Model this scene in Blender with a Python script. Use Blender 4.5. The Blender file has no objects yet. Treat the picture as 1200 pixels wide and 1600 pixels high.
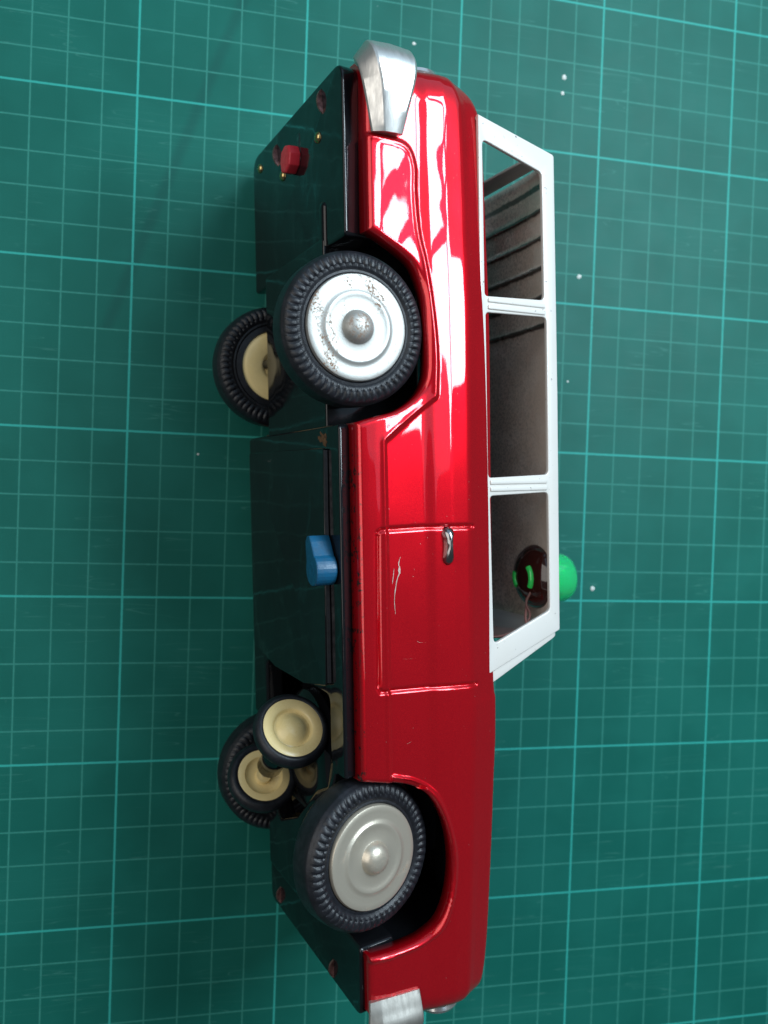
import bpy, bmesh, math, random
import numpy as np
from mathutils import Matrix, Vector, noise

S = 0.01                        # everything below is written in centimetres
scene = bpy.context.scene
COL = scene.collection

# ---------------------------------------------------------------- camera
CAM_R = Matrix(((0.97278338, -0.03056032, -0.22969231),
                (0.03540906, 0.99922802, 0.01701678),
                (0.22899495, -0.02468683, 0.97311452)))
cam = bpy.data.cameras.new('camera')
cam.sensor_fit = 'VERTICAL'
cam.sensor_height = 36.0
cam.sensor_width = 27.0
cam.lens = 36.0 * 1374.74 / 1600.0
cam.clip_start = 0.01
cam.clip_end = 50.0
cam.dof.use_dof = True
cam.dof.focus_distance = 0.208
cam.dof.aperture_fstop = 18.0
camo = bpy.data.objects.new('camera', cam)
COL.objects.link(camo)
camo.matrix_world = Matrix.Translation(Vector((1.50591652, -11.70940049, 27.53784247)) * S) @ CAM_R.to_4x4()
scene.camera = camo

# ---------------------------------------------------------------- room light
world = bpy.data.worlds.new('World')
scene.world = world
world.use_nodes = True
bg = world.node_tree.nodes['Background']
bg.inputs[0].default_value = (0.78, 0.90, 1.0, 1)
bg.inputs[1].default_value = 0.09


def area_light(name, loc, target, sx, sy, power, color):
    l = bpy.data.lights.new(name, 'AREA')
    l.shape = 'RECTANGLE'
    l.size, l.size_y = sx, sy
    l.energy = power
    l.color = color
    o = bpy.data.objects.new(name, l)
    COL.objects.link(o)
    d = (Vector(target) - Vector(loc)).normalized()
    z = -d
    x = Vector((0, 0, 1)).cross(z).normalized()
    y = z.cross(x)
    m = Matrix((x, y, z)).transposed().to_4x4()
    o.matrix_world = Matrix.Translation(Vector(loc)) @ m
    return o


# daylight from a window behind the rear of the car (upper right of the picture): two casements
WC = Vector((0.07, -0.10, 0.06))
WDIR = Vector((0.555, 0.37, 0.75)).normalized()
WX = Vector((0, 0, 1)).cross(WDIR).normalized()
WIN = WC + WDIR * 0.66
WY = WDIR.cross(WX)
for k in (-1, 1):       # four clear panes with bright sky
    for j in (-1, 1):
        off = WX * (0.035 + 0.116 * k) + WY * (0.062 * j)
        area_light('window_light', WIN + off, WC + off, 0.20, 0.098, 1.36, (0.77, 0.91, 1.0))
# the rest of the window, curtained
area_light('curtain_light', WIN + WDIR * 0.03 + WX * 0.42, WC + WX * 0.2, 1.2, 1.1, 2.5, (0.45, 0.73, 1.0))
# pale daylight coming back from the wall on the left of the picture
area_light('room_light', WC + Vector((-0.85, 0.18, 0.85)), WC, 1.1, 1.0, 6.0, (1.0, 0.96, 0.90))

scene.view_settings.view_transform = 'Standard'
scene.view_settings.look = 'None'
scene.view_settings.exposure = 0.12
scene.view_settings.gamma = 1.0
scene.view_settings.use_curve_mapping = False
scene.render.engine = 'CYCLES'
scene.cycles.max_bounces = 10


# ---------------------------------------------------------------- node helpers
def new_mat(name):
    m = bpy.data.materials.new(name)
    m.use_nodes = True
    nt = m.node_tree
    return m, nt, nt.nodes['Principled BSDF']


def N(nt, t, **kw):
    n = nt.nodes.new(t)
    for k, v in kw.items():
        setattr(n, k, v)
    return n


def setin(node, **kw):
    for k, v in kw.items():
        node.inputs[k.replace('_', ' ')].default_value = v


def math_node(nt, op, a, b=None, c=None, clamp=False):
    n = N(nt, 'ShaderNodeMath', operation=op, use_clamp=clamp)
    for i, v in enumerate((a, b, c)):
        if v is None:
            continue
        if isinstance(v, (int, float)):
            n.inputs[i].default_value = v
        else:
            nt.links.new(v, n.inputs[i])
    return n.outputs[0]


def cm_coords(nt, scale=(100, 100, 100)):
    tc = N(nt, 'ShaderNodeTexCoord')
    mp = N(nt, 'ShaderNodeMapping')
    mp.inputs['Scale'].default_value = scale
    nt.links.new(tc.outputs['Object'], mp.inputs[0])
    return mp.outputs[0]


def noise_tex(nt, vec, scale, detail=3, rough=0.5):
    n = N(nt, 'ShaderNodeTexNoise')
    n.inputs['Scale'].default_value = scale
    n.inputs['Detail'].default_value = detail
    n.inputs['Roughness'].default_value = rough
    if vec is not None:
        nt.links.new(vec, n.inputs['Vector'])
    return n.outputs['Fac']


def ramp(nt, fac, lo, hi, a=0.0, b=1.0):
    n = N(nt, 'ShaderNodeMapRange')
    n.clamp = True
    n.interpolation_type = 'SMOOTHSTEP'
    n.inputs[1].default_value, n.inputs[2].default_value = lo, hi
    n.inputs[3].default_value, n.inputs[4].default_value = a, b
    nt.links.new(fac, n.inputs[0])
    return n.outputs[0]


def mix_col(nt, fac, a, b):
    n = N(nt, 'ShaderNodeMix', data_type='RGBA')
    if isinstance(fac, (int, float)):
        n.inputs[0].default_value = fac
    else:
        nt.links.new(fac, n.inputs[0])
    for i, v in ((6, a), (7, b)):
        if isinstance(v, tuple):
            n.inputs[i].default_value = (*v, 1)
        else:
            nt.links.new(v, n.inputs[i])
    return n.outputs[2]


def bump(nt, bsdf, h, strength, dist):
    n = N(nt, 'ShaderNodeBump')
    n.inputs['Strength'].default_value = strength
    n.inputs['Distance'].default_value = dist
    nt.links.new(h, n.inputs['Height'])
    nt.links.new(n.outputs[0], bsdf.inputs['Normal'])


# ---------------------------------------------------------------- materials
def mat_cutting_mat():
    m, nt, b = new_mat('cutting_mat_print')
    co = cm_coords(nt)
    sep = N(nt, 'ShaderNodeSeparateXYZ')
    nt.links.new(co, sep.inputs[0])
    # wobble of the print edge, very small
    wob = noise_tex(nt, co, 9.0, 2)
    wobv = math_node(nt, 'MULTIPLY_ADD', wob, 0.014, -0.007)
    masks = {}
    for period, hw, key in ((1.0, 0.020, 'thin'), (5.0, 0.029, 'thick')):
        res = []
        for ax in ('X', 'Y'):
            v = math_node(nt, 'ADD', sep.outputs[ax], 500.0)
            d = math_node(nt, 'PINGPONG', v, period / 2)
            d = math_node(nt, 'ADD', d, wobv)
            res.append(ramp(nt, d, hw - 0.008, hw + 0.012, 1.0, 0.0))
        masks[key] = math_node(nt, 'MAXIMUM', res[0], res[1])
    big = noise_tex(nt, co, 0.35, 3)
    fine = noise_tex(nt, co, 38.0, 3, 0.6)
    base = mix_col(nt, ramp(nt, big, 0.35, 0.65), (0.0050, 0.112, 0.087), (0.0080, 0.132, 0.104))
    base = mix_col(nt, ramp(nt, fine, 0.3, 0.75, 0.0, 0.35), base, (0.006, 0.075, 0.058))
    # old cut marks: thin pale scratches in two directions
    for rot, off in ((0.72, 0.0), (2.3, 7.3)):
        mp = N(nt, 'ShaderNodeMapping')
        mp.inputs['Rotation'].default_value = (0, 0, rot)
        mp.inputs['Location'].default_value = (off, off, 0)
        mp.inputs['Scale'].default_value = (0.10, 2.1, 1)
        nt.links.new(co, mp.inputs[0])
        n = noise_tex(nt, mp.outputs[0], 1.0, 2)
        line = math_node(nt, 'ABSOLUTE', math_node(nt, 'SUBTRACT', n, 0.52))
        gate = ramp(nt, noise_tex(nt, co, 0.22 + 0.03 * off, 2), 0.50, 0.60)
        f = math_node(nt, 'MULTIPLY', ramp(nt, line, 0.001, 0.004, 0.42, 0.0), gate)
        base = mix_col(nt, f, base, (0.05, 0.21, 0.17))
    dust = ramp(nt, noise_tex(nt, co, 7.0, 1, 0.5), 0.835, 0.85, 0.0, 0.5)
    base = mix_col(nt, dust, base, (0.25, 0.38, 0.34))
    # scuffs
    sc = noise_tex(nt, co, 2.3, 5, 0.7)
    base = mix_col(nt, ramp(nt, sc, 0.66, 0.80, 0.0, 0.30), base, (0.08, 0.24, 0.2))
    # a long smear from upper middle towards the left
    ax_, ay_, bx_, by_ = 2.84, 2.8, 0.14, -4.66
    L = math.hypot(bx_ - ax_, by_ - ay_)
    nx, ny = -(by_ - ay_) / L, (bx_ - ax_) / L
    d = math_node(nt, 'ADD', math_node(nt, 'MULTIPLY', sep.outputs['X'], nx), math_node(nt, 'MULTIPLY', sep.outputs['Y'], ny))
    d = math_node(nt, 'ABSOLUTE', math_node(nt, 'SUBTRACT', d, ax_ * nx + ay_ * ny))
    al = math_node(nt, 'GREATER_THAN', sep.outputs['Y'], -7.0)
    smear = math_node(nt, 'MULTIPLY', ramp(nt, d, 0.02, 0.28, 0.32, 0.0), al)
    base = mix_col(nt, smear, base, (0.006, 0.055, 0.05))
    worn = ramp(nt, noise_tex(nt, co, 3.0, 4, 0.65), 0.3, 0.7, 0.72, 1.0)
    thin = math_node(nt, 'MULTIPLY', masks['thin'], worn)
    base = mix_col(nt, thin, base, (0.038, 0.225, 0.18))
    base = mix_col(nt, math_node(nt, 'MULTIPLY', masks['thick'], 0.93), base, (0.033, 0.35, 0.30))
    nt.links.new(base, b.inputs['Base Color'])
    rg = ramp(nt, noise_tex(nt, co, 1.1, 4), 0.3, 0.7, 0.43, 0.47)
    nt.links.new(rg, b.inputs['Roughness'])
    b.inputs['Specular IOR Level'].default_value = 0.15
    bump(nt, b, noise_tex(nt, co, 60.0, 2), 0.25, 0.0002)
    return m


def mat_red():
    m, nt, b = new_mat('red_tin_paint')
    co = cm_coords(nt)
    fl = noise_tex(nt, co, 70.0, 2, 0.6)
    base = mix_col(nt, ramp(nt, fl, 0.35, 0.7), (0.50, 0.002, 0.011), (0.68, 0.007, 0.014))
    # rubbed and chipped specks
    sp = noise_tex(nt, co, 11.0, 3, 0.55)
    chip = ramp(nt, sp, 0.765, 0.785)
    base = mix_col(nt, chip, base, (0.20, 0.06, 0.05))
    dust = ramp(nt, noise_tex(nt, co, 24.0, 1, 0.5), 0.80, 0.815)
    base = mix_col(nt, math_node(nt, 'MULTIPLY', dust, 0.6), base, (0.62, 0.45, 0.42))
    sep = N(nt, 'ShaderNodeSeparateXYZ')
    nt.links.new(co, sep.inputs[0])
    edge = math_node(nt, 'MULTIPLY', ramp(nt, sep.outputs['Y'], 0.04, -0.05), ramp(nt, noise_tex(nt, co, 6.0, 4, 0.7), 0.56, 0.60))
    base = mix_col(nt, edge, base, (0.045, 0.022, 0.02))
    nt.links.new(base, b.inputs['Base Color'])
    b.inputs['Metallic'].default_value = 0.62
    b.inputs['Specular IOR Level'].default_value = 0.0
    b.inputs['Roughness'].default_value = 0.30
    b.inputs['Coat Weight'].default_value = 1.0
    b.inputs['Coat Roughness'].default_value = 0.025
    b.inputs['Coat IOR'].default_value = 1.55
    return m


def simple(name, col, rough=0.4, metal=0.0, coat=0.0, var=0.0, vscale=6.0, bmp=0.0, bscale=30.0, spec=0.5):
    m, nt, b = new_mat(name)
    co = cm_coords(nt)
    if var:
        n = noise_tex(nt, co, vscale, 4, 0.6)
        dark = tuple(c * (1 - var) for c in col)
        nt.links.new(mix_col(nt, ramp(nt, n, 0.3, 0.7), dark, col), b.inputs['Base Color'])
        nt.links.new(ramp(nt, n, 0.3, 0.7, min(1, rough * 1.3), rough * 0.8), b.inputs['Roughness'])
    else:
        b.inputs['Base Color'].default_value = (*col, 1)
        b.inputs['Roughness'].default_value = rough
    b.inputs['Metallic'].default_value = metal
    b.inputs['Coat Weight'].default_value = coat
    b.inputs['Coat Roughness'].default_value = 0.04
    b.inputs['Specular IOR Level'].default_value = spec
    if bmp:
        bump(nt, b, noise_tex(nt, co, bscale, 3), bmp, 0.0002)
    return m


def mat_white():
    m, nt, b = new_mat('white_tin_paint')
    co = cm_coords(nt)
    sp = noise_tex(nt, co, 7.0, 4, 0.65)
    base = mix_col(nt, ramp(nt, sp, 0.675, 0.70), (0.70, 0.675, 0.635), (0.12, 0.09, 0.08))
    base = mix_col(nt, ramp(nt, noise_tex(nt, co, 1.2, 3), 0.4, 0.75, 0.0, 0.25), base, (0.66, 0.62, 0.55))
    nt.links.new(base, b.inputs['Base Color'])
    b.inputs['Roughness'].default_value = 0.28
    b.inputs['Coat Weight'].default_value = 0.5
    b.inputs['Coat Roughness'].default_value = 0.06
    return m


def mat_black():
    m, nt, b = new_mat('black_tin_paint')
    co = cm_coords(nt)
    base = mix_col(nt, ramp(nt, noise_tex(nt, co, 5.0, 5, 0.65), 0.70, 0.80), (0.006, 0.0065, 0.008), (0.05, 0.035, 0.025))
    nt.links.new(base, b.inputs['Base Color'])
    rg = ramp(nt, noise_tex(nt, co, 1.4, 4, 0.6), 0.35, 0.75, 0.05, 0.16)
    nt.links.new(rg, b.inputs['Roughness'])
    b.inputs['Specular IOR Level'].default_value = 0.42
    bump(nt, b, noise_tex(nt, co, 0.55, 2), 0.35, 0.0012)
    return m


def mat_tyre():
    m, nt, b = new_mat('black_rubber')
    co = cm_coords(nt)
    base = mix_col(nt, ramp(nt, noise_tex(nt, co, 5.0, 4, 0.6), 0.35, 0.75), (0.007, 0.008, 0.011), (0.016, 0.0175, 0.023))
    nt.links.new(base, b.inputs['Base Color'])
    b.inputs['Roughness'].default_value = 0.42
    b.inputs['Specular IOR Level'].default_value = 0.45
    bump(nt, b, noise_tex(nt, co, 40.0, 3), 0.3, 0.0002)
    return m


def mat_cap(name, col, rust_lo, rough):
    m, nt, b = new_mat(name)
    co = cm_coords(nt)
    st = N(nt, 'ShaderNodeMapping')
    st.inputs['Scale'].default_value = (1.0, 2.2, 2.2)
    nt.links.new(co, st.inputs[0])
    patch = noise_tex(nt, st.outputs[0], 0.85, 3, 0.55)
    speck = noise_tex(nt, co, 16.0, 4, 0.75)
    f = math_node(nt, 'MULTIPLY', ramp(nt, patch, rust_lo, rust_lo + 0.14), ramp(nt, speck, 0.48, 0.60))
    f2 = math_node(nt, 'MAXIMUM', f, ramp(nt, speck, 0.735, 0.76))
    sp3 = N(nt, 'ShaderNodeSeparateXYZ')
    nt.links.new(co, sp3.inputs[0])
    rad = math_node(nt, 'SQRT', math_node(nt, 'ADD', math_node(nt, 'POWER', sp3.outputs[0], 2.0), math_node(nt, 'POWER', sp3.outputs[1], 2.0)))
    boss = math_node(nt, 'MULTIPLY', ramp(nt, rad, 0.38, 0.25), ramp(nt, noise_tex(nt, co, 9.0, 4, 0.7), 0.45, 0.62, 0.0, 0.75 if rust_lo < .6 else 0.25))
    f2 = math_node(nt, 'MAXIMUM', f2, boss)
    base = mix_col(nt, f2, col, (0.24, 0.14, 0.085))
    nt.links.new(base, b.inputs['Base Color'])
    nt.links.new(math_node(nt, 'MULTIPLY_ADD', f2, -0.6, 0.65, clamp=True), b.inputs['Metallic'])
    nt.links.new(math_node(nt, 'MULTIPLY_ADD', f2, 0.4, rough, clamp=True), b.inputs['Roughness'])
    bump(nt, b, noise_tex(nt, co, 24.0, 3), 0.12, 0.0002)
    return m


def mat_alu(name='bumper_tin', col=(0.76, 0.75, 0.72), rough=0.34):
    m, nt, b = new_mat(name)
    co = cm_coords(nt, (35, 160, 100))
    n = noise_tex(nt, co, 6.0, 4, 0.65)
    base = mix_col(nt, ramp(nt, n, 0.3, 0.7), tuple(c * 0.8 for c in col), col)
    base = mix_col(nt, ramp(nt, noise_tex(nt, co, 9.0, 4, 0.7), 0.72, 0.76), base, (0.08, 0.06, 0.05))
    nt.links.new(base, b.inputs['Base Color'])
    b.inputs['Metallic'].default_value = 0.85
    nt.links.new(ramp(nt, n, 0.3, 0.7, rough * 1.25, rough * 0.85), b.inputs['Roughness'])
    bump(nt, b, n, 0.10, 0.0003)
    return m


def mat_lining():
    # bare tin inside of the roof with dark overspray, plus dirt and painted shading along the pressed ribs
    m, nt, b = new_mat('bare_tin_lining')
    co = cm_coords(nt)
    sep = N(nt, 'ShaderNodeSeparateXYZ')
    nt.links.new(co, sep.inputs[0])
    base = mix_col(nt, ramp(nt, noise_tex(nt, co, 1.3, 4, 0.6), 0.35, 0.7), (0.80, 0.67, 0.58), (0.90, 0.79, 0.71))
    over = math_node(nt, 'MULTIPLY', ramp(nt, noise_tex(nt, co, 14.0, 5, 0.75), 0.42, 0.62), ramp(nt, sep.outputs['Z'], 3.2, 0.5))
    base = mix_col(nt, math_node(nt, 'MULTIPLY', over, 0.5), base, (0.06, 0.055, 0.05))
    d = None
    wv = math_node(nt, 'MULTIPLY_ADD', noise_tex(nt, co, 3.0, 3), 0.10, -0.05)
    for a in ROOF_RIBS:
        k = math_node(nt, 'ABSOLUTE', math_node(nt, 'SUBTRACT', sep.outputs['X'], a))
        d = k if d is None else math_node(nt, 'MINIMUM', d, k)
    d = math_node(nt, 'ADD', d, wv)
    rib_dirt_shade = ramp(nt, d, 0.04, 0.10, 0.93, 0.0)
    base = mix_col(nt, rib_dirt_shade, base, (0.035, 0.022, 0.016))
    nt.links.new(base, b.inputs['Base Color'])
    b.inputs['Metallic'].default_value = 0.08
    nt.links.new(ramp(nt, noise_tex(nt, co, 0.8, 3), 0.4, 0.65, 0.42, 0.2), b.inputs['Roughness'])
    b.inputs['Coat Weight'].default_value = 0.5
    b.inputs['Coat Roughness'].default_value = 0.12
    return m


def mat_green():
    m, nt, b = new_mat('green_clear_plastic')
    b.inputs['Base Color'].default_value = (0.05, 1.0, 0.36, 1)
    b.inputs['Roughness'].default_value = 0.08
    b.inputs['Transmission Weight'].default_value = 0.65
    b.inputs['Coat Weight'].default_value = 1.0
    b.inputs['Coat Roughness'].default_value = 0.03
    b.inputs['IOR'].default_value = 1.45
    b.inputs['Subsurface Weight'].default_value = 0.3
    b.inputs['Subsurface Radius'].default_value = (0.002, 0.006, 0.003)
    return m


ROOF_RIBS = [-8.72, -8.08, -7.37, -6.6, -5.84, -5.1]
M = {}
M['mat'] = mat_cutting_mat()
M['red'] = mat_red()
M['white'] = mat_white()
M['black'] = mat_black()
M['tyre'] = mat_tyre()
M['cap_pale'] = mat_cap('pale_hubcap_tin', (0.42, 0.415, 0.39), 0.52, 0.46)
M['cap_warm'] = mat_cap('warm_hubcap_tin', (0.60, 0.54, 0.44), 0.62, 0.34)
M['alu'] = mat_alu()
M['alu_dull'] = mat_alu('dull_bumper_tin', (0.46, 0.44, 0.40), 0.46)
M['chrome'] = mat_alu('plated_tin', (0.72, 0.71, 0.69), 0.2)
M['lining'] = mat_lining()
M['green'] = mat_green()
M['cream'] = simple('cream_plastic', (0.94, 0.74, 0.35), 0.28, var=0.08, vscale=2.5, coat=0.2)
M['blue'] = simple('blue_plastic', (0.006, 0.095, 0.20), 0.38, var=0.2, vscale=8, bmp=0.2)
M['switch'] = simple('red_plastic', (0.66, 0.03, 0.05), 0.40, var=0.12, vscale=9, bmp=0.2)
M['brass'] = simple('brass', (0.62, 0.46, 0.20), 0.22, metal=1.0, var=0.25, vscale=14)
M['rusty'] = simple('bent_tab_tin', (0.42, 0.20, 0.18), 0.3, metal=0.7, var=0.75, vscale=9)
M['darkmetal'] = simple('dark_metal', (0.10, 0.10, 0.11), 0.35, metal=0.9, var=0.4, vscale=5)
M['bulb'] = simple('dark_socket', (0.045, 0.012, 0.010), 0.12, coat=0.6)
M['wire'] = simple('pink_wire', (0.32, 0.15, 0.13), 0.45)
M['handle'] = simple('handle_plate', (0.36, 0.35, 0.35), 0.16, metal=1.0, var=0.2, vscale=2)
M['lug'] = simple('green_glint', (0.05, 0.95, 0.16), 0.15, coat=0.8)  # bright green of the modelled glints in the beacon socket
M['lamp'] = simple('lamp_glass', (0.75, 0.75, 0.7), 0.1, metal=0.4)
M['tail'] = simple('tail_lamp_red', (0.35, 0.01, 0.01), 0.15, coat=0.5)
M['speck'] = simple('paint_speck', (0.62, 0.66, 0.62), 0.6)
M['scratch'] = simple('bare_scratch', (0.62, 0.50, 0.44), 0.35, metal=0.5)


# ---------------------------------------------------------------- mesh helpers (centimetres in, metres out)
def mesh_obj(name, verts, faces, mat, parent=None, smooth=True, angle=None, recalc=True):
    me = bpy.data.meshes.new(name)
    me.from_pydata([tuple(float(c) * S for c in v) for v in verts], [], [tuple(int(i) for i in f) for f in faces])
    if recalc:
        bm = bmesh.new()
        bm.from_mesh(me)
        bmesh.ops.remove_doubles(bm, verts=bm.verts, dist=1e-6)
        bmesh.ops.recalc_face_normals(bm, faces=bm.faces)
        bm.to_mesh(me)
        bm.free()
    if smooth:
        me.shade_smooth()
        if angle:
            me.set_sharp_from_angle(angle=math.radians(angle))
    me.materials.append(mat)
    o = bpy.data.objects.new(name, me)
    COL.objects.link(o)
    if parent is not None:
        o.parent = parent
    return o


def lathe(profile, n, cap=True):
    """profile: list of (r, z); axis along local Z"""
    vs, fs = [], []
    m = len(profile)
    for k in range(n):
        t = 2 * math.pi * k / n
        for r, z in profile:
            vs.append((r * math.cos(t), r * math.sin(t), z))
    for k in range(n):
        k2 = (k + 1) % n
        for j in range(m - 1):
            fs.append((k * m + j, k2 * m + j, k2 * m + j + 1, k * m + j + 1))
    return vs, fs


def fillet(poly, radii, seg=6):
    """round the corners of a closed polygon"""
    out = []
    n = len(poly)
    if isinstance(radii, (int, float)):
        radii = [radii] * n
    for i in range(n):
        p0, p, p1 = (np.array(poly[j % n], float) for j in (i - 1, i, i + 1))
        r = radii[i]
        if r <= 0:
            out.append(tuple(p))
            continue
        u, v = p0 - p, p1 - p
        lu, lv = np.linalg.norm(u), np.linalg.norm(v)
        u, v = u / lu, v / lv
        ang = math.acos(max(-1, min(1, float(u @ v))))
        if abs(math.pi - ang) < 0.02:
            out.append(tuple(p))
            continue
        d = min(r / math.tan(ang / 2), lu * 0.45, lv * 0.45)
        a, b = p + u * d, p + v * d
        for k in range(seg + 1):
            t = k / seg
            out.append(tuple((1 - t) ** 2 * a + 2 * t * (1 - t) * p + t * t * b))
    return out


def plate(name, outline, holes, z0, z1, bevel, mat, parent=None, mapping=None, res=3, angle=40):
    """flat sheet cut from an outline with holes, thickness z0..z1, rounded edges; mapping(x,y,z)->xyz"""
    cu = bpy.data.curves.new(name, 'CURVE')
    cu.dimensions = '2D'
    cu.fill_mode = 'BOTH'
    cu.extrude = max((z1 - z0) / 2 - bevel, 1e-4)
    cu.bevel_depth = bevel
    cu.bevel_resolution = res
    cu.offset = -bevel
    for poly in [outline] + list(holes):
        sp = cu.splines.new('POLY')
        sp.points.add(len(poly) - 1)
        for i, (x, y) in enumerate(poly):
            sp.points[i].co = (x, y, 0, 1)
        sp.use_cyclic_u = True
    o = bpy.data.objects.new(name + '_tmp', cu)
    COL.objects.link(o)
    dg = bpy.context.evaluated_depsgraph_get()
    dg.update()
    ev = o.evaluated_get(dg)
    tm = ev.to_mesh()
    zc = (z0 + z1) / 2
    vs = [(v.co.x, v.co.y, v.co.z + zc) for v in tm.vertices]
    fs = [tuple(p.vertices) for p in tm.polygons]
    ev.to_mesh_clear()
    bpy.data.objects.remove(o)
    bpy.data.curves.remove(cu)
    if mapping:
        vs = [mapping(*v) for v in vs]
    return mesh_obj(name, vs, fs, mat, parent, True, angle)


def sweep(name, path, sections, mat, parent, closed_section=True, angle=35):
    """path: list of points, sections: list of lists of 3-D points (same count) already placed"""
    m = len(sections[0])
    vs = [p for s in sections for p in s]
    fs = []
    for i in range(len(sections) - 1):
        for j in range(m if closed_section else m - 1):
            j2 = (j + 1) % m
            fs.append((i * m + j, i * m + j2, (i + 1) * m + j2, (i + 1) * m + j))
    if closed_section:
        fs.append(tuple(range(m)))
        fs.append(tuple((len(sections) - 1) * m + j for j in range(m)))
    return mesh_obj(name, vs, fs, mat, parent, True, angle)


def tube(name, pts, r, mat, parent, n=8):
    pts = [Vector(p) for p in pts]
    secs = []
    for i, p in enumerate(pts):
        t = (pts[min(i + 1, len(pts) - 1)] - pts[max(i - 1, 0)]).normalized()
        u = t.orthogonal().normalized() if i == 0 else (u - t * u.dot(t)).normalized()
        v = t.cross(u)
        secs.append([tuple(p + u * (r * math.cos(2 * math.pi * k / n)) + v * (r * math.sin(2 * math.pi * k / n))) for k in range(n)])
    return sweep(name, pts, secs, mat, parent, True, 60)


def catmull(pts, n=10):
    pts = [np.array(p, float) for p in pts]
    P = [2 * pts[0] - pts[1]] + pts + [2 * pts[-1] - pts[-2]]
    out = []
    for i in range(1, len(P) - 2):
        for k in range(n):
            t = k / n
            a, b, c, d = P[i - 1], P[i], P[i + 1], P[i + 2]
            out.append(0.5 * ((2 * b) + (c - a) * t + (2 * a - 5 * b + 4 * c - d) * t * t + (3 * b - a - 3 * c + d) * t ** 3))
    out.append(pts[-1])
    return np.array(out)


def part_empty_matrix(o, loc, axis_z=None, roll=None):
    """place a part in car coordinates, local Z along axis_z"""
    m = Matrix.Translation(Vector(loc) * S)
    if axis_z is not None:
        m = m @ Vector(axis_z).normalized().to_track_quat('Z', 'Y').to_matrix().to_4x4()
    if roll:
        m = m @ Matrix.Rotation(roll, 4, 'Z')
    o.matrix_local = m


# ---------------------------------------------------------------- the cutting mat
MX0, MX1, MY0, MY1 = -21.0, 39.0, -56.0, 34.0
cutting_mat = plate('cutting_mat', fillet([(MX0, MY0), (MX1, MY0), (MX1, MY1), (MX0, MY1)], 0.6), [], -0.3, 0.0, 0.05, M['mat'])
cutting_mat['kind'] = 'structure'
cutting_mat['label'] = 'green self-healing cutting mat with a pale grid under the toy car'
random.seed(4)
for x, y, r in ((13.65, 2.51, .095), (13.61, 1.97, .07), (8.45, 2.82, .06), (14.47, -4.05, .085), (15.41, -14.59, .085), (2.1, -10.6, .04), (14.2, -7.6, .04), (13.0, -3.2, .03)):
    vs, fs = [(0, 0, r * 0.3)], []
    for k in range(9):
        t = 2 * math.pi * k / 9
        q = r * random.uniform(0.7, 1.15)
        vs += [(q * 0.7 * math.cos(t), q * 0.7 * math.sin(t), r * 0.25), (q * math.cos(t), q * math.sin(t), 0.001)]
    for k in range(9):
        a, b = 1 + 2 * k, 1 + 2 * ((k + 1) % 9)
        fs += [(0, a, b), (a, a + 1, b + 1, b)]
    o = mesh_obj('paint_speck', vs, fs, M['speck'], cutting_mat)
    o.location = (x * S, y * S, 0)

# ---------------------------------------------------------------- the toy car: X front, Y up, Z towards the side facing the camera
car = bpy.data.objects.new('toy_car', None)
COL.objects.link(car)
car.empty_display_size = 0.02
car['label'] = 'red tin toy station wagon with white roof lying on its side on a cutting mat'
car['category'] = 'toy car'
CA = Matrix(((0.05583569, 0.97689427, 0.20630066),
             (-0.99840416, 0.05637895, 0.00324917),
             (-0.00845691, -0.20615285, 0.97848326)))
car.matrix_world = Matrix.Translation(Vector((4.79330161, -12.50000475, 4.48314568)) * S) @ CA.to_4x4()

# ---- outlines measured in the side view (a = along, h = up)
ARCH_R = catmull([(-6.74, .30), (-6.56, .64), (-6.3, 1.1), (-6.0, 1.43), (-5.46, 1.62), (-4.91, 1.68), (-3.85, 1.71), (-3.33, 1.62), (-2.97, 1.33), (-2.70, .88), (-2.57, .4), (-2.43, -.09)], 8)
ARCH_F = catmull([(5.74, -.09), (5.86, .60), (6.02, 1.17), (6.32, 1.63), (6.85, 1.95), (7.41, 2.12), (8.11, 2.18), (8.88, 2.08), (9.42, 1.83), (9.70, 1.41), (9.81, .84), (9.86, .05)], 8)
BOT = np.array([(-10.8, .33)] + ARCH_R.tolist() + ARCH_F.tolist() + [(11.25, .06), (11.75, .62), (11.9, .62)])
TOP = catmull([(-10.72, 2.0), (-10.64, 2.5), (-10.46, 2.9), (-10.17, 3.18), (-9.6, 3.36), (-8.6, 3.42), (-7, 3.45), (-4.66, 3.50), (-.7, 3.47), (3.6, 3.48), (4.5, 3.56), (6.5, 3.46), (8.2, 3.38), (10.3, 3.25), (11.2, 3.13), (11.5, 2.99), (11.66, 2.6), (11.76, 2.0)], 8)
FLARE = np.array(catmull([(-8.86, .2), (-8.84, .9), (-8.72, 1.33), (-8.3, 1.52), (-7.68, 1.52), (-6.82, 1.58), (-5.97, 1.75), (-4.81, 1.90), (-3.93, 1.96), (-3.10, 1.93)], 6).tolist()
                 + [(-3.02, 1.90), (-2.51, 1.22), (-2.02, .62)]
                 + catmull([(-1.98, .60), (5.55, .61), (5.70, .66)], 4).tolist()
                 + catmull([(5.74, .80), (5.90, 1.26), (6.25, 1.74), (6.84, 2.05), (7.57, 2.25), (8.2, 2.29), (8.9, 2.2), (9.55, 1.93), (9.86, 1.42), (9.97, .7), (10.0, .1)], 6).tolist())
DOOR = [np.array([(.0, 2.86), (-.02, 1.5), (.0, .46), (.06, .37), (3.6, .34), (3.70, .40), (3.74, 1.6), (3.80, 2.93)])]
A_R, A_F = -10.68, 11.72


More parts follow.
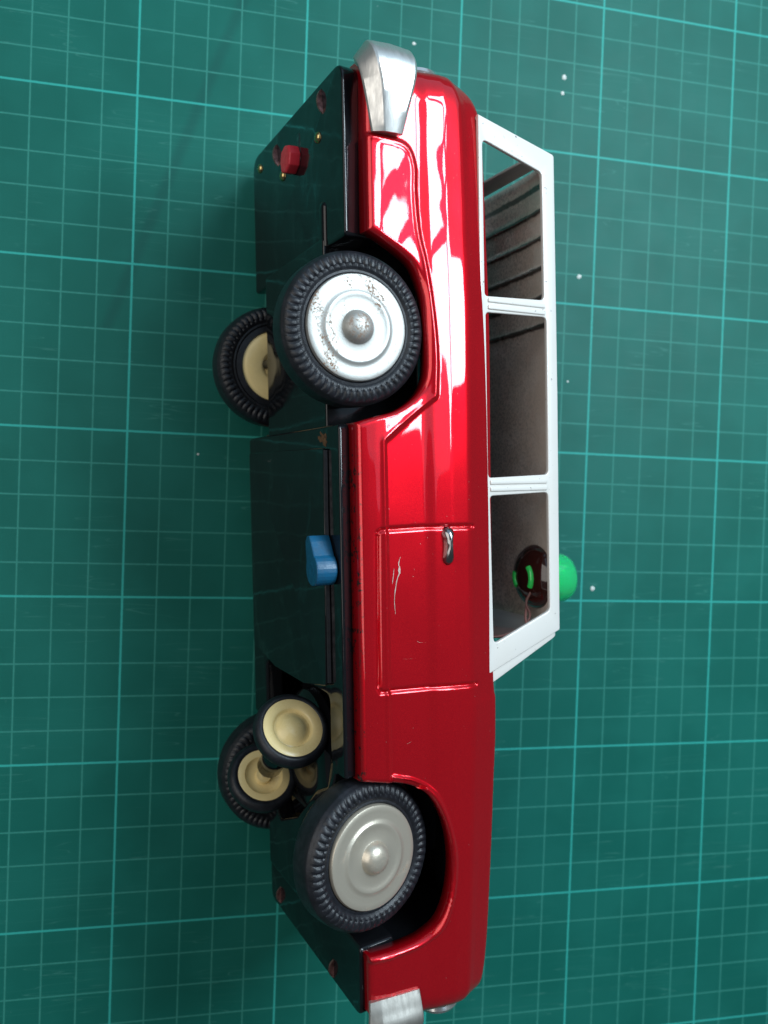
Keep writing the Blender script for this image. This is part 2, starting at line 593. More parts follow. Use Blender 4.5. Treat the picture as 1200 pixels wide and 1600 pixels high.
def seg_dist(P, line):
    """distance of points P (n,2) to a polyline"""
    best = np.full(len(P), 1e9)
    for a, b in zip(line[:-1], line[1:]):
        ab = b - a
        L2 = ab @ ab
        if L2 < 1e-12:
            continue
        t = np.clip(((P - a) @ ab) / L2, 0, 1)
        d = np.linalg.norm(P - (a + t[:, None] * ab), axis=1)
        best = np.minimum(best, d)
    return best


def sst(x, a, b):
    t = np.clip((x - a) / (b - a), 0, 1)
    return t * t * (3 - 2 * t)


def plan_w(a):
    """half width of the body along its length"""
    w = 3.88 - 0.09 * np.clip((a - 0.5) / 9.0, -1.3, 1.3) ** 2
    tr = np.clip((-9.75 - a) / (-9.75 - A_R), 0, 1)
    w = w - 0.50 * (1 - np.sqrt(np.clip(1 - tr ** 2.2, 0, 1)))
    tf = np.clip((a - 11.15) / (A_F - 11.15), 0, 1)
    w = w - 0.42 * (1 - np.sqrt(np.clip(1 - tf ** 2.2, 0, 1)))
    return w


PROF_H = [-.12, -.06, 0.0, .15, .35, .58, .62, 1.0, 1.45, 1.58, 1.66, 1.85, 2.3, 2.70, 2.80, 2.90, 3.00, 3.30, 3.40, 3.46, 3.62]
PROF_W0 = [-.16, -.10, -.07, -.045, -.02, 0.0, 0.0, -.005, .0, .002, .012, .050, .085, .060, .035, -.005, -.045, -.15, -.185, -.215, -.30]


_ph = np.arange(-.2, 3.8, .01)
_pk = np.exp(-(np.arange(-12, 13) / 3.6) ** 2)
_pw = np.convolve(np.pad(np.interp(_ph, PROF_H, PROF_W0), 12, mode='edge'), _pk / _pk.sum(), mode='valid')


def side_w(a, h, top, bot, near):
    P = np.stack([a, h], 1)
    # profile heights slide with the belt line
    hh = h + (3.48 - top) * sst(h, 2.2, 3.3)
    w = plan_w(a) + np.interp(hh, _ph, _pw)
    # smoothing of the interpolation happens through the dense grid below
    fl = seg_dist(P, FLARE) * np.where(h > np.interp(a, FLARE[:, 0], FLARE[:, 1]), 1, -1)
    inside = (a > -8.86) & (a < 10.0)
    fl = np.where(inside, fl, np.minimum(np.abs(fl), 1) * 1.0)
    w = w - 0.080 * sst(fl, -0.05, 0.075) + 0.018 * np.exp(-((fl + 0.06) / 0.05) ** 2)
    for line in DOOR:
        d = seg_dist(P, line)
        w = w - np.where((h < .6) & (a > .1) & (a < 3.6), 0.075, 0.055) * np.exp(-(d / 0.045) ** 2)
    # rolled lip along sill and arches
    da = np.minimum(seg_dist(P, ARCH_R), seg_dist(P, ARCH_F))
    db = np.minimum(da, np.abs(h - bot) + 0.0)
    t = np.clip(1 - db / 0.13, 0, 1)
    w = w - 0.13 * (1 - np.sqrt(np.clip(1 - t * t, 0, 1)))
    # hand-pressed tin is never quite flat, most of all round the tail
    wav = grid_noise(a, h, near, 0) * .012 + grid_noise(a, h, near, 1) * .004
    wav += (grid_noise(a, h, near, 2) * 0.034 + grid_noise(a, h, near, 3) * 0.004) * sst(-a, 2.0, 6.5)
    return w + wav * (1 - sst(h, 2.9, 3.3) * 0.8)


_gn = {}
_ga, _gh = np.arange(-11, 12.01, .1), np.arange(-.4, 4.01, .1)


def grid_noise(a, h, near, k):
    key = (near, k)
    if key not in _gn:
        fx, fy, off = ((.42, .75, 3.7), (1.1, 1.3, 9.1), (.40, .95, 5.3), (1.3, 1.7, 2.2))[k]
        _gn[key] = np.array([[noise.noise(Vector((x * fx, y * fy, off * (1 if near else 2)))) for y in _gh] for x in _ga])
    G = _gn[key]
    x, y = (a - _ga[0]) / .1, (h - _gh[0]) / .1
    i, j = np.clip(x.astype(int), 1, len(_ga) - 3), np.clip(y.astype(int), 1, len(_gh) - 3)
    u, v = x - i, y - j

    def cub(p0, p1, p2, p3, t):
        return 0.5 * ((2 * p1) + (p2 - p0) * t + (2 * p0 - 5 * p1 + 4 * p2 - p3) * t * t + (3 * p1 - p0 - 3 * p2 + p3) * t ** 3)
    r = [cub(*(G[i + di, j + dj] for dj in (-1, 0, 1, 2)), v) for di in (-1, 0, 1, 2)]
    return cub(*r, u)


def build_body():
    acol = sorted(set(np.round(np.concatenate([
        np.arange(A_R, A_F + 1e-6, 0.035), BOT[(BOT[:, 0] > A_R) & (BOT[:, 0] < A_F), 0],
        A_R + np.array([0, .005, .012, .022, .035, .05, .07, .1]), A_F - np.array([0, .005, .012, .022, .035, .05, .07, .1]),
        np.arange(-6.75, -6.4, .02), np.arange(-2.75, -2.4, .02), np.arange(5.72, 6.0, .02), np.arange(9.65, 9.9, .02),
        np.arange(-.12, .14, .02), np.arange(3.6, 3.9, .02)]), 4).tolist()))
    acol = np.array(acol)
    hrow = np.unique(np.round(np.concatenate([np.arange(-.09, 3.62, .032), np.arange(2.7, 3.0, .02), np.arange(.3, .75, .02), np.arange(3.3, 3.6, .02), np.arange(-.09, .1, .02)]), 4))
    na, nh = len(acol), len(hrow)
    bot = np.interp(acol, BOT[:, 0], BOT[:, 1])
    top = np.interp(acol, TOP[:, 0], TOP[:, 1] + .07)
    AA = np.repeat(acol, nh)
    BB = np.repeat(bot, nh)
    TT = np.repeat(top, nh)
    HH = np.minimum(np.maximum(np.tile(hrow, na), BB), TT)
    verts, faces = [], []
    deck_edges = {}
    for near in (True, False):
        sg = 1 if near else -1
        W = side_w(AA, HH, TT, BB, near)
        base = len(verts)
        verts += list(zip(AA, HH, sg * W))
        H2 = HH.reshape(na, nh)
        I, J = np.meshgrid(np.arange(na - 1), np.arange(nh - 1), indexing='ij')
        ok = (np.abs(H2[:-1, :-1] - H2[:-1, 1:]) > 1e-6) | (np.abs(H2[1:, :-1] - H2[1:, 1:]) > 1e-6)
        I, J = I[ok], J[ok]
        q = np.stack([I * nh + J, (I + 1) * nh + J, (I + 1) * nh + J + 1, I * nh + J + 1], 1) + base
        faces += q.tolist()
        # turned-in lip along the bottom edge
        b0 = len(verts)
        for i in range(na):
            k = i * nh
            dh = 0.03 if (ARCH_R[0, 0] < acol[i] < ARCH_R[-1, 0] or ARCH_F[0, 0] < acol[i] < ARCH_F[-1, 0]) else -0.03
            verts.append((acol[i], HH[k] + dh * 0, sg * (W[k] - .04)))
            verts.append((acol[i], HH[k] + dh, sg * (W[k] - .32)))
        for i in range(na - 1):
            k0, k1 = base + i * nh, base + (i + 1) * nh
            faces.append([k0, k1, b0 + 2 * (i + 1), b0 + 2 * i])
            faces.append([b0 + 2 * i, b0 + 2 * (i + 1), b0 + 2 * (i + 1) + 1, b0 + 2 * i + 1])
        # deck row
        deck_edges[near] = [(base + i * nh + nh - 1) for i in range(na)]
        deck_edges[near, 'end'] = (base, base + (na - 1) * nh)
        deck_edges[near, 'w'] = W
    # bonnet, tail shelf and the ledge below the windows
    nd = 16
    rows = []
    for i in range(na):
        wn = deck_edges[True, 'w'][i * nh + nh - 1]
        wf = deck_edges[False, 'w'][i * nh + nh - 1]
        r = [deck_edges[True][i]]
        for k in range(1, nd):
            t = k / nd
            w = wn + (-wf - wn) * t
            crown = 0.30 * (1 - (2 * t - 1) ** 4) * sst(np.array(acol[i]), 3.5, 5.0) * (1 - 0.5 * sst(np.array(acol[i]), 10.5, 11.7))
            ridge = 0.06 * math.exp(-((abs(w) - 0.0) / 0.25) ** 2) * float(sst(np.array(acol[i]), 4.0, 6.0))
            verts.append((acol[i], top[i] + float(crown) + ridge + 0.012 * math.sin(math.pi * t), w))
            r.append(len(verts) - 1)
        r.append(deck_edges[False][i])
        rows.append(r)
    for i in range(na - 1):
        cabin = -9.45 < acol[i] < 3.55
        for k in range(nd):
            if cabin and 1 <= k < nd - 1:
                continue
            faces.append([rows[i][k], rows[i + 1][k], rows[i + 1][k + 1], rows[i][k + 1]])
    # nose and tail panels
    for end in (0, 1):
        i = 0 if end == 0 else na - 1
        cols = []
        n2 = 14
        for j in range(nh):
            kn = i * nh + j
            wn, wf = deck_edges[True, 'w'][kn], deck_edges[False, 'w'][kn]
            r = []
            for k in range(n2 + 1):
                t = k / n2
                bul = 0.16 * (1 - (2 * t - 1) ** 4)
                verts.append((acol[i] + (bul if end else -bul), HH[kn], wn + (-wf - wn) * t))
                r.append(len(verts) - 1)
            cols.append(r)
        for j in range(nh - 1):
            if abs(HH[i * nh + j] - HH[i * nh + j + 1]) < 1e-6 or HH[i * nh + j] < .42:
                continue
            for k in range(n2):
                faces.append([cols[j][k], cols[j][k + 1], cols[j + 1][k + 1], cols[j + 1][k]])
    return mesh_obj('body', verts, faces, M['red'], car, True, 50)


body = build_body()
sol = body.modifiers.new('sheet', 'SOLIDIFY')
sol.thickness = 0.028 * S
sol.offset = -1
body.data.materials.append(M['black'])
sol.material_offset = 1
sol.material_offset_rim = 0


def body_w(a, h):
    t = float(np.interp(a, TOP[:, 0], TOP[:, 1]))
    b = float(np.interp(a, BOT[:, 0], BOT[:, 1]))
    return float(side_w(np.array([a]), np.array([h]), np.array([t]), np.array([b]), True)[0])


# scratches through the paint on the door, lying on the panel
def scratch(pts, width):
    pts = catmull(pts, 6)
    vs, fs = [], []
    for i, p in enumerate(pts):
        t = i / (len(pts) - 1)
        wd = width * (0.35 + 0.65 * math.sin(math.pi * t)) * random.uniform(.6, 1.3)
        for s in (-1, 1):
            vs.append((p[0], p[1] + s * wd, body_w(p[0], p[1]) + .006))
    for i in range(len(pts) - 1):
        fs.append((2 * i, 2 * i + 2, 2 * i + 3, 2 * i + 1))
    return mesh_obj('scratch', vs, fs, M['scratch'], body)


scratch([(.63, .95), (.80, .90), (.95, .93), (1.2, .84), (1.6, .78), (1.94, .80)], .011)
scratch([(.90, .78), (1.05, .76), (1.25, .73)], .009)
scratch([(.85, .93), (.95, .90), (1.02, .94)], .02)
for pts in ([(3.0, .95), (3.02, 1.25)], [(2.62, 1.35), (2.66, 1.42), (2.67, 1.55)], [(5.0, 1.05), (4.96, 1.16)]):
    scratch([(p[0], p[1]) for p in pts] if len(pts) > 2 else [pts[0], ((pts[0][0] + pts[1][0]) / 2, (pts[0][1] + pts[1][1]) / 2), pts[1]], .006)

# ---- door handles (one on either side)
def door_handle(sg):
    vs, fs = [], []
    prof = [(-.02, .05), (.04, .13), (.14, .15), (.26, .11), (.40, .105), (.55, .11), (.70, .13), (.80, .12), (.88, .05)]
    n = 10
    for x, r in prof:
        for k in range(n):
            t = 2 * math.pi * k / n
            ht = .20 * (1 - ((x - .43) / .48) ** 4)
            vs.append((.0 + x, 2.16 + r * math.cos(t) * 1.0, 0))
            z = max(0, math.sin(t)) * ht
            vs[-1] = (.0 + x, 2.16 + r * math.cos(t), sg * (body_w(x, 2.16) - .01 + z))
    for i in range(len(prof) - 1):
        for k in range(n):
            k2 = (k + 1) % n
            fs.append((i * n + k, i * n + k2, (i + 1) * n + k2, (i + 1) * n + k))
    fs += [tuple(range(n)), tuple((len(prof) - 1) * n + k for k in range(n))]
    return mesh_obj('door_handle', vs, fs, M['handle'], car, True, 50)


door_handle(1)
door_handle(-1)

# ---- white greenhouse: side frames with three window openings each
W_LO, W_HI, H_LO, H_HI = 3.60, 3.36, 3.45, 5.72


def side_plane(sg):
    def f(x, y, z):
        w = W_LO + (W_HI - W_LO) * (y - H_LO) / (H_HI - H_LO)
        # roof edge turns over softly
        over = max(0.0, y - 5.45)
        return (x, y, sg * (w + z - 0.35 * over * over))
    return f


GH_OUT = fillet([(-9.80, 3.28), (-9.24, 5.66), (-3.2, 5.72), (2.80, 5.72), (3.70, 3.28)], [0, .09, 0, .06, 0], 5)
GH_WIN = [fillet([(-9.24, 3.40), (-8.74, 5.24), (-5.58, 5.28), (-5.52, 3.42)], [.12, .16, .14, .10]),
          fillet([(-5.13, 3.44), (-5.16, 5.35), (-1.20, 5.36), (-1.14, 3.46)], [.10, .14, .14, .10]),
          fillet([(-.70, 3.50), (-.75, 5.35), (2.27, 5.37), (2.94, 3.56)], [.10, .14, .16, .12])]
for sg in (1, -1):
    f = plate('window_frame', GH_OUT, GH_WIN, -.10, .02, .03, M['white'], car, side_plane(sg), 3, 50)
    for a0, a1 in ((-5.345, -5.345), (-.945, -.945)):
        for dx in (-.085, .085):
            pl = plate('pillar_bead', fillet([(a0 + dx - .055, 3.50), (a1 + dx - .055, 5.30), (a1 + dx + .055, 5.30), (a0 + dx + .055, 3.50)], .03, 3), [], .0, .055, .025, M['white'], f, side_plane(sg), 2, 60)
# windscreen and tailgate frames


def end_frame(name, a_lo, a_hi, w_lo, w_hi, bulge, sgn, margin):
    out = fillet([(-w_lo, 3.28), (w_lo, 3.28), (w_hi, 5.70), (-w_hi, 5.70)], [0, 0, .25, .25], 5)
    hole = fillet([(-w_lo + margin + .05, 3.28 + margin + .15), (w_lo - margin - .05, 3.28 + margin + .15), (w_hi - margin, 5.70 - margin), (-w_hi + margin, 5.70 - margin)], .2, 5)

    def dense(p):
        r = []
        for i in range(len(p)):
            a, b = np.array(p[i]), np.array(p[(i + 1) % len(p)])
            n = max(1, int(np.linalg.norm(b - a) / .35))
            r += [tuple(a + (b - a) * k / n) for k in range(n)]
        return r

    def mp(x, y, z):
        t = (y - 3.28) / (5.70 - 3.28)
        a = a_lo + (a_hi - a_lo) * t + sgn * (z + bulge * (1 - (x / w_lo) ** 2) - .02)
        return (a, y, x)
    return plate(name, dense(out), [dense(hole)], -.34 if sgn > 0 else -.08, .0, .02, M['white'], car, mp, 2, 50)


end_frame('windscreen_frame', 4.05, 2.90, 3.56, 3.30, .40, 1, .28)
end_frame('tailgate_frame', -9.80, -9.25, 3.58, 3.30, .10, -1, .40)


# ---- roof: white sheet outside, bare tin lining inside, both pressed with cross ribs
BEACON = (1.62, 2.15)


def roof_sheet(name, off, mat, a0, a1, wmax):
    na, nw = 200, 40
    vs, fs = [], []
    ribs = np.array(ROOF_RIBS[1:])
    for i in range(na + 1):
        a = a0 + (a1 - a0) * i / na
        for j in range(nw + 1):
            u = 2 * j / nw - 1
            w = wmax * u
            h = 5.70 + .28 * (1 - abs(u) ** 3) - .05 * ((a + 3.2) / 6) ** 2
            r = float(np.exp(-((a - ribs) / .07) ** 2).max())
            h += off - .06 * r * (1 - abs(u) ** 8)
            vs.append((a, h, w))
    for i in range(na):
        for j in range(nw):
            a = a0 + (a1 - a0) * (i + .5) / na
            w = wmax * (2 * (j + .5) / nw - 1)
            if (a - BEACON[0]) ** 2 + (w - BEACON[1]) ** 2 < .42 ** 2:
                continue
            fs.append((i * (nw + 1) + j, (i + 1) * (nw + 1) + j, (i + 1) * (nw + 1) + j + 1, i * (nw + 1) + j + 1))
    return mesh_obj(name, vs, fs, mat, car, True, 60)


roof = roof_sheet('roof', 0.0, M['white'], -9.24, 2.84, 3.33)
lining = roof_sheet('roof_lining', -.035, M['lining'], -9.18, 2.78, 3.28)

# ---- green beacon near the front of the roof
bz = [(0.0, .95), (.30, .945), (.50, .91), (.62, .84), (.67, .70), (.68, .2), (.68, .02), (.74, .0), (.74, -.05), (.60, -.05), (.58, .2), (.54, .50), (.46, .66), (.3, .74), (0.0, .78)]
vs, fs = lathe(bz, 40)
beacon = mesh_obj('beacon_lens', vs, fs, M['green'], car, True, 50)
part_empty_matrix(beacon, (BEACON[0], 5.90, BEACON[1]), (0, 1, 0))
vs, fs = lathe([(0, -.42), (.25, -.41), (.5, -.34), (.72, -.2), (.84, -.05), (.86, .02), (.6, .04), (0, .04)], 40)
sock = mesh_obj('beacon_socket', vs, fs, M['bulb'], car, True, 50)
part_empty_matrix(sock, (BEACON[0] - .08, 5.74, BEACON[1] + .05), (0, 1, 0))
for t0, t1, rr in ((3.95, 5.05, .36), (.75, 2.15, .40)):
    # two added green arcs imitating the lens's light glints in the socket
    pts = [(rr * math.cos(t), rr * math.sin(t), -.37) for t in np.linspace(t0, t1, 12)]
    lug = tube('lens_glint', pts, .085, M['lug'], sock, 8)
for k in (0, 1):
    tube('wire', catmull([(1.9 + .2 * k, 5.42, 2.5 - .2 * k), (2.2 + .1 * k, 5.30, 2.45), (2.5, 5.25 - .15 * k, 2.7), (2.8, 4.9, 2.75 + .15 * k), (3.0, 4.2, 2.4), (2.6, 3.4, 1.8), (2.4, 2.4, 1.2)], 5), .035, M['wire'], car, 6)

# ---- black tin chassis
def under(x, y, z):
    """outline drawn in (a, w); depth z measured downwards from h = 0"""
    return (x, -z, y)


def under_taper(x, y, z):
    """as under(), with side walls that lean outwards towards the body"""
    return (x, -z, y * (1 - 0.12 * min(.45, max(-.3, .1 - z))) if abs(y) > 2.9 else y)


pan_rear = plate('chassis', fillet([(-10.58, -3.42), (-6.66, -3.42), (-6.66, 3.42), (-10.58, 3.42)], [.5, .12, .12, .5]), [], -.9, .12, .07, M['black'], car, under_taper, 4, 35)
chassis = pan_rear
plate('axle_tunnel', fillet([(-6.9, -2.25), (-2.2, -2.25), (-2.2, 2.25), (-6.9, 2.25)], .1, 4), [], -2.3, .20, .06, M['black'], chassis, under, 3, 35)
HOLE_M = fillet([(3.95, -2.3), (6.62, -2.3), (7.6, -1.9), (8.3, -1.4), (7.7, .1), (6.55, 1.55), (6.2, 2.35), (5.45, 2.62), (3.95, 2.62)], .25, 5)
plate('sill_plate', fillet([(-2.42, -3.40), (5.72, -3.40), (5.72, -2.4), (9.9, -2.4), (9.9, 1.05), (7.1, 1.05), (6.9, 2.2), (5.72, 2.9), (5.72, 3.40), (-2.42, 3.40)], [.15, .1, .1, .1, .1, .2, .2, .1, .1, .15], 4),
      [HOLE_M], -.1, .40, .08, M['black'], chassis, under_taper, 4, 35)
cover = plate('battery_cover', fillet([(-1.98, -3.22), (3.62, -3.16), (3.95, -1.2), (3.95, 1.1), (3.70, 2.66), (-1.9, 2.80)], [.12, .2, .3, .3, .15, .1], 5), [], .42, .50, .03, M['black'], chassis, under, 3, 35)
# folded edge of the cover along the slot, slightly buckled
secs = []
for i, a in enumerate(np.linspace(-1.85, 3.6, 30)):
    wv = 2.79 - .02 * (i / 29) + .02 * noise.noise(Vector((a, .3, 0)))
    secs.append([(a, -.50, wv), (a, -.485, wv + .03), (a, -.42, wv + .045), (a, -.42, wv + .02)])
sweep('cover_edge', None, secs, M['darkmetal'], cover)
plate('front_tunnel', fillet([(8.55, -2.35), (9.95, -2.35), (9.95, 1.0), (8.55, 1.0)], .1, 4), [], -2.2, .36, .05, M['black'], chassis, under, 3, 35)
plate('front_pan', fillet([(9.75, -3.42), (11.46, -3.42), (11.46, 3.42), (9.75, 3.42)], [.15, .35, .35, .15]), [], -.9, .06, .09, M['black'], chassis, under_taper, 4, 35)
# bulkhead behind the front wheels
plate('bulkhead', [(9.98, -3.3), (10.06, -3.3), (10.06, 3.3), (9.98, 3.3)], [], -3.1, .0, .01, M['black'], chassis, under, 1, 35)
# gearbox inside the opening
plate('gearbox', fillet([(3.6, -2.6), (8.2, -2.6), (8.2, 2.7), (3.6, 2.7)], .2, 4), [], -2.4, -.75, .08, M['black'], chassis, under, 3, 35)
# rust worn through at the corner of the cover
M['rust'] = simple('rust', (0.16, 0.075, 0.03), 0.8, var=0.6, vscale=14, bmp=0.5)
random.seed(11)
vs, fs = [(-2.12, -.408, 2.50)], []
for k in range(22):
    t = 2 * math.pi * k / 22
    q = random.uniform(.45, 1.1)
    vs.append((-2.12 + .20 * q * math.cos(t) + .05 * math.sin(t), -.404, 2.55 + .32 * q * math.sin(t)))
for k in range(22):
    fs.append((0, 1 + k, 1 + (k + 1) % 22))
mesh_obj('rust_patch', vs, fs, M['rust'], chassis, recalc=False)
# pressed stiffening rib in the rear pan
vs, fs = [], []
for i in range(25):
    a = -7.78 + 1.08 * i / 24
    e = math.sqrt(max(0, 1 - (max(0, -7.6 - a) / .18) ** 2)) if a < -7.6 else 1
    for k in range(9):
        t = math.pi * k / 8
        vs.append((a, -.115 - .085 * math.sin(t) * e, 2.12 - .16 * math.cos(t) * max(e, .05)))
for i in range(24):
    for k in range(8):
        fs.append((i * 9 + k, (i + 1) * 9 + k, (i + 1) * 9 + k + 1, i * 9 + k + 1))
mesh_obj('stiffening_rib', vs, fs, M['black'], chassis)

# bent tin tabs that hold the body
def tab(a, w, h, lng, mat, twist):
    vs, fs = [], []
    n = 9
    for i in range(n):
        t = i / (n - 1)
        x = (t - .5) * lng
        up = .14 * math.sin(math.pi * t) ** .6
        wd = .045 + .05 * t
        vs += [(a + x, h, w - wd + twist * x), (a + x, h - up, w - .01 + twist * x), (a + x, h - up * .9, w + .04 + twist * x), (a + x, h, w + wd * .6 + twist * x)]
    for i in range(n - 1):
        for k in range(3):
            fs.append((i * 4 + k, (i + 1) * 4 + k, (i + 1) * 4 + k + 1, i * 4 + k + 1))
    return mesh_obj('bent_tab', vs, fs, mat, chassis, True, 40)


tab(-10.1, 2.15, -.115, .62, M['rusty'], .12)
tab(-9.97, -1.2, -.115, .62, M['rusty'], .12)
tab(11.1, 1.65, -.055, .50, M['rusty'], -.1)
tab(11.0, -2.5, -.055, .50, M['rusty'], -.1)
vs, fs = lathe([(.14, 0), (.135, .03), (.11, .06), (.06, .085), (0, .095)], 16)
for a, w, h in ((-9.36, 1.88, -.115), (-9.28, -.76, -.115), (-10.11, -2.75, -.10)):
    r = mesh_obj('rivet', vs, fs, M['brass'], chassis, True)
    part_empty_matrix(r, (a, h, w), (0, -1, 0))
# red switch knob in its slot
plate('switch_slot', fillet([(-9.95, .38), (-9.2, .38), (-9.2, .62), (-9.95, .62)], .1, 4), [], .115, .125, .003, M['darkmetal'], chassis, under, 2, 40)
plate('switch_knob', fillet([(-9.62, -.02), (-9.35, -.12), (-9.08, -.02), (-9.0, .28), (-9.12, .56), (-9.4, .66), (-9.62, .52), (-9.70, .25)], .06, 3), [], .10, .42, .06, M['switch'], chassis, under, 3, 40)
# blue lever
tear = []
hc, rc = (.90, 3.0), .37
for t in np.linspace(-.45 * math.pi, 1.05 * math.pi, 20):
    ang = -.62 + t - .25 * math.pi + math.pi * .25
    tear.append((hc[0] + rc * math.cos(ang), hc[1] + rc * math.sin(ang)))
tear += [(.25, 2.97), (.12, 2.86), (.13, 2.72), (.25, 2.62), (.42, 2.62)]
plate('direction_lever', fillet(tear, .03, 2), [], .42, .93, .035, M['blue'], chassis, under, 3, 40)
vs, fs = lathe([(0, .0), (.10, .0), (.14, .015), (.18, .0)], 18)
o = mesh_obj('lever_pin', vs, fs, M['blue'], chassis)
part_empty_matrix(o, (hc[0], -.932, hc[1]), (0, -1, 0))

# ---- wheels
def tyre_mesh(R, half, lugs, rin):
    per = 8
    n = lugs * per
    prof = [(rin - .02, half * .45), (rin - .02, half * .78), (rin + .03, half * .88), (rin + .08, half * .86), (rin + .12, half * .94), (rin + .17, half * .99), (rin + .22, half * 1.0),
            (R - .30, half * 1.02), (R - .24, half * 1.02), (R - .16, half * .98), (R - .09, half * .88), (R - .05, half * .74), (R - .035, half * .66), (R - .01, half * .60), (R, half * .5), (R + .005, half * .2), (R + .005, 0)]
    full = prof + [(r, -z) for r, z in prof[-2:0:-1]] + [(rin - .06, -half * .80), (rin - .18, -half * .84), (rin - .21, -half * .70)]
    vs, fs = [], []
    m = len(full)
    for k in range(n):
        t = 2 * math.pi * k / n
        ph = (k % per) / per
        g = (0.0, 0.0, .1, .75, 1.0, .6, .2, 0.0)[k % per]
        for r, z in full:
            u = np.clip((r - (rin + .16)) / .05, 0, 1) * np.clip((R - .085 - r) / .03, 0, 1)
            depth = .036 * g * u
            zz = z - math.copysign(depth, z) if abs(z) > half * .5 else z
            rr = r - .02 * g * u * (r > R - .17)
            tt = t + .10 * u * (r - rin) / R
            vs.append((rr * math.cos(tt), rr * math.sin(tt), zz))
    for k in range(n):
        k2 = (k + 1) % n
        for j in range(m - 1):
            fs.append((k * m + j, k2 * m + j, k2 * m + j + 1, k * m + j + 1))
    return vs, fs


TYRE = tyre_mesh(1.74, .46, 58, 1.21)
CORE = lathe([(0, -.30), (.16, -.30), (.20, -.27), (.34, -.27), (.42, -.36), (.47, -.38), (.86, -.40), (.92, -.37), (1.0, -.34), (1.22, -.34), (1.22, .34), (0.9, .36), (0, .36)], 64)
CAP = lathe([(1.20, .36), (1.205, .43), (1.18, .475), (1.13, .49), (1.05, .487), (.90, .485), (.84, .49), (.80, .515), (.76, .525), (.70, .505), (.60, .50), (.42, .50), (.385, .51), (.36, .56), (.32, .64), (.25, .70), (.15, .735), (.05, .745), (0, .745)], 72)


def wheel(loc, axis, capmat, roll, with_cap=True, label=None):
    w = mesh_obj('wheel', CORE[0], CORE[1], M['cream'], car, True, 40)
    part_empty_matrix(w, loc, axis, roll)
    if label:
        w['label'] = label
    mesh_obj('tyre', TYRE[0], TYRE[1], M['tyre'], w, True, 40)
    mesh_obj('hub_cap', CAP[0], CAP[1], capmat, w, True, 35)
    return w


wheel((-4.55, 0.0, 3.28), (0.0, 0.0, 1), M['cap_pale'], 0.35, label='rear wheel with pale rust-speckled hub cap')
wheel((-4.50, 0.28, -3.24), (0.0, 0.0, -1), M['cap_pale'], 1.2)
wheel((7.56, 0.10, 3.22), (-.03, 0.24, 1), M['cap_warm'], 2.0, label='front wheel with dull warm grey hub cap')
wheel((7.50, 0.14, -3.28), (0, 0.0, -1), M['cap_warm'], 0.2)
for a, h in ((-4.55, 0.0), (7.56, 0.05)):
    o = mesh_obj('axle', *lathe([(0, -3.1), (.13, -3.1), (.13, 3.1), (0, 3.1)], 14), M['darkmetal'], car, True, 40)
    part_empty_matrix(o, (a, h, 0), (0, 0, 1))

# ---- swivelling drive unit below the front of the chassis
A_ = Vector((5.10, -.86, 1.12))
B_ = Vector((7.02, -.90, -1.30))
ax = (A_ - B_).normalized()
mid = (A_ + B_) / 2
unit = mesh_obj('drive_unit', *lathe([(0, -.75), (.30, -.75), (.34, -.7), (.34, .7), (.30, .75), (0, .75)], 20), M['black'], car, True, 40)
part_empty_matrix(unit, mid, ax)
SM_T = lathe([(.70, -.10), (.72, .16), (.78, .22), (.84, .225), (.90, .19), (.95, .10), (.965, 0), (.95, -.10), (.90, -.19), (.84, -.22), (.78, -.22), (.72, -.2)], 56)
SM_H = lathe([(0, .31), (.10, .305), (.20, .28), (.29, .235), (.37, .17), (.43, .11), (.46, .105), (.485, .13), (.505, .18), (.53, .195), (.60, .20), (.76, .20), (.79, .18), (.79, -.18), (.76, -.2), (.53, -.19), (.48, -.1), (.40, -.06), (.22, -.06), (.20, -.2), (0, -.2)], 56)
half = (A_ - B_).length / 2
inv = unit.matrix_local.inverted()
for sg in (1, -1):
    h = mesh_obj('drive_wheel', SM_H[0], SM_H[1], M['cream'], unit, True, 40)
    h.matrix_local = Matrix.Translation((0, 0, sg * half * S)) @ (Matrix.Identity(4) if sg > 0 else Matrix.Rotation(math.pi, 4, 'X'))
    tm = Matrix.Translation((0, 0, sg * half * S)) @ (Matrix.Identity(4) if sg > 0 else Matrix.Rotation(math.pi, 4, 'X'))
    t = mesh_obj('drive_tyre', SM_T[0], SM_T[1], M['tyre'], unit, True, 50)
    t.matrix_local = tm
o = mesh_obj('drive_axle', *lathe([(0, -half), (.07, -half), (.07, half), (0, half)], 12), M['chrome'], unit, True, 40)
# black arched guard behind the drive wheels
gd = mesh_obj('pivot_plate', *lathe([(0, .32), (.9, .30), (1.4, .25), (1.62, .12), (1.66, -.1), (1.6, -.1), (0, .1)], 40), M['black'], car, True, 40)
part_empty_matrix(gd, (mid.x, .15, mid.z), (0, -1, 0))

# ---- bumpers
def bumper(path, lo, hi, ridge, thick, name):
    """path in (a, w) with outward normals; lo/hi heights, ridge height and thickness along it"""
    path = np.array(path)
    secs = []
    n = len(path)
    for i in range(n):
        t = path[min(i + 1, n - 1)] - path[max(i - 1, 0)]
        t = t / np.linalg.norm(t)
        nrm = np.array([t[1], -t[0]])
        l, h, r, k = lo[i], hi[i], ridge[i], thick[i]

        def pt(o, hh):
            p = path[i] + nrm * o
            return (p[0], hh, p[1])
        secs.append([pt(-.10, l + .05), pt(0, l), pt(.05, l + .02), pt(k * .94, r - .03), pt(k, r + .02), pt(k * 1.03, (r + h) / 2), pt(k * .92, h - .09), pt(k * .78, h - .02), pt(k * .6, h), pt(-.10, h - .02)])
    return sweep(name, path, secs, M['alu' if name == 'rear_bumper' else 'alu_dull'], car, True, 20)


def interp_path(keys, n):
    keys = np.array(keys, float)
    c = catmull(keys, n)
    return c


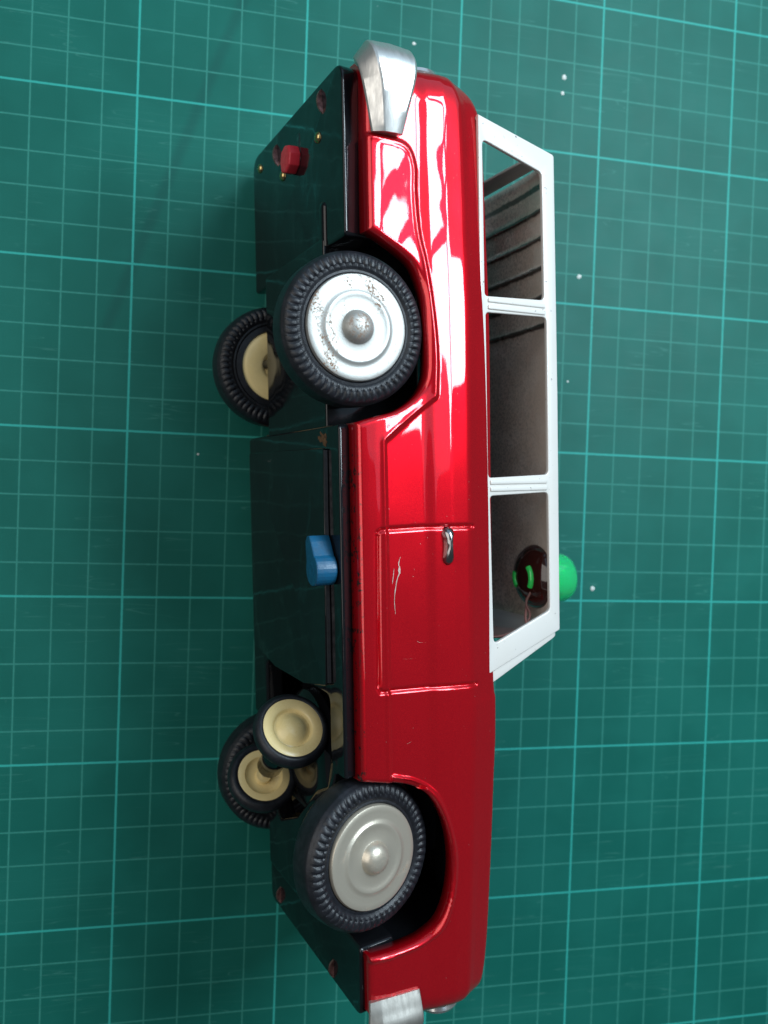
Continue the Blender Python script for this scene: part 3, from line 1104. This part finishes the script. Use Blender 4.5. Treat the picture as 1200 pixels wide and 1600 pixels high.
# rear: keys a, w, lo, hi, ridge, thickness, one half then mirrored
rk = [(-8.90, 3.80, .40, 1.12, .66, .20), (-9.4, 3.86, .28, 1.22, .58, .29), (-9.9, 3.90, .16, 1.33, .48, .36), (-10.28, 3.86, .08, 1.40, .36, .41), (-10.56, 3.56, .10, 1.42, .36, .40), (-10.66, 3.0, .35, 1.38, .60, .32), (-10.70, 1.4, .42, 1.3, .7, .28), (-10.72, 0, .42, 1.3, .7, .26)]
rk = rk + [(k[0], -k[1], *k[2:]) for k in rk[-2::-1]]
rk = interp_path(rk, 6)
pth = rk[:, :2]
bumper(pth, rk[:, 2], rk[:, 3], rk[:, 4], rk[:, 5], 'rear_bumper')
fk = [(10.90, 3.70, .0, 1.30, .30, .05), (11.2, 3.74, -.02, 1.32, .28, .12), (11.55, 3.72, -.03, 1.33, .26, .24), (11.70, 3.42, .1, 1.33, .36, .26), (11.76, 2.7, .4, 1.3, .6, .26), (11.80, 1.3, .45, 1.3, .7, .24), (11.80, 0, .45, 1.3, .7, .24)]
fk = fk + [(k[0], -k[1], max(k[2], .45), k[3], max(k[4], .6), k[5]) for k in fk[-2::-1]]
fk = interp_path(fk, 6)
fk = fk[::-1]
bumper(fk[:, :2], fk[:, 2], fk[:, 3], fk[:, 4], fk[:, 5], 'front_bumper')

# ---- tail lamps and front lamps with plated rims
rim = lathe([(0, .0), (.52, .0), (.55, .08), (.50, .16), (.42, .17), (.38, .12), (.30, .18), (.15, .24), (0, .26)], 28)
for sg in (1, -1):
    t = mesh_obj('tail_lamp', *rim, M['chrome'], car, True, 40)
    t.matrix_local = Matrix.Translation(Vector((-10.76, 2.12, sg * 2.75)) * S) @ Vector((-1, 0, sg * .12)).to_track_quat('Z', 'Y').to_matrix().to_4x4() @ Matrix.Diagonal((.9, .75, 1, 1))
    for w in (2.75, 1.65):
        f = mesh_obj('headlight', *rim, M['chrome'], car, True, 40)
        f.matrix_local = Matrix.Translation(Vector((11.84, 2.25, sg * w)) * S) @ Vector((1, 0, 0)).to_track_quat('Z', 'Y').to_matrix().to_4x4()
gr = plate('grille', fillet([(-1.05, 1.8), (1.05, 1.8), (1.05, 2.75), (-1.05, 2.75)], .12, 4), [fillet([(-.95, 1.9 + .22 * k), (.95, 1.9 + .22 * k), (.95, 2.02 + .22 * k), (-.95, 2.02 + .22 * k)], .03, 2) for k in range(4)],
           0, .08, .02, M['chrome'], car, lambda x, y, z: (11.86 + z, y, x), 2, 40)
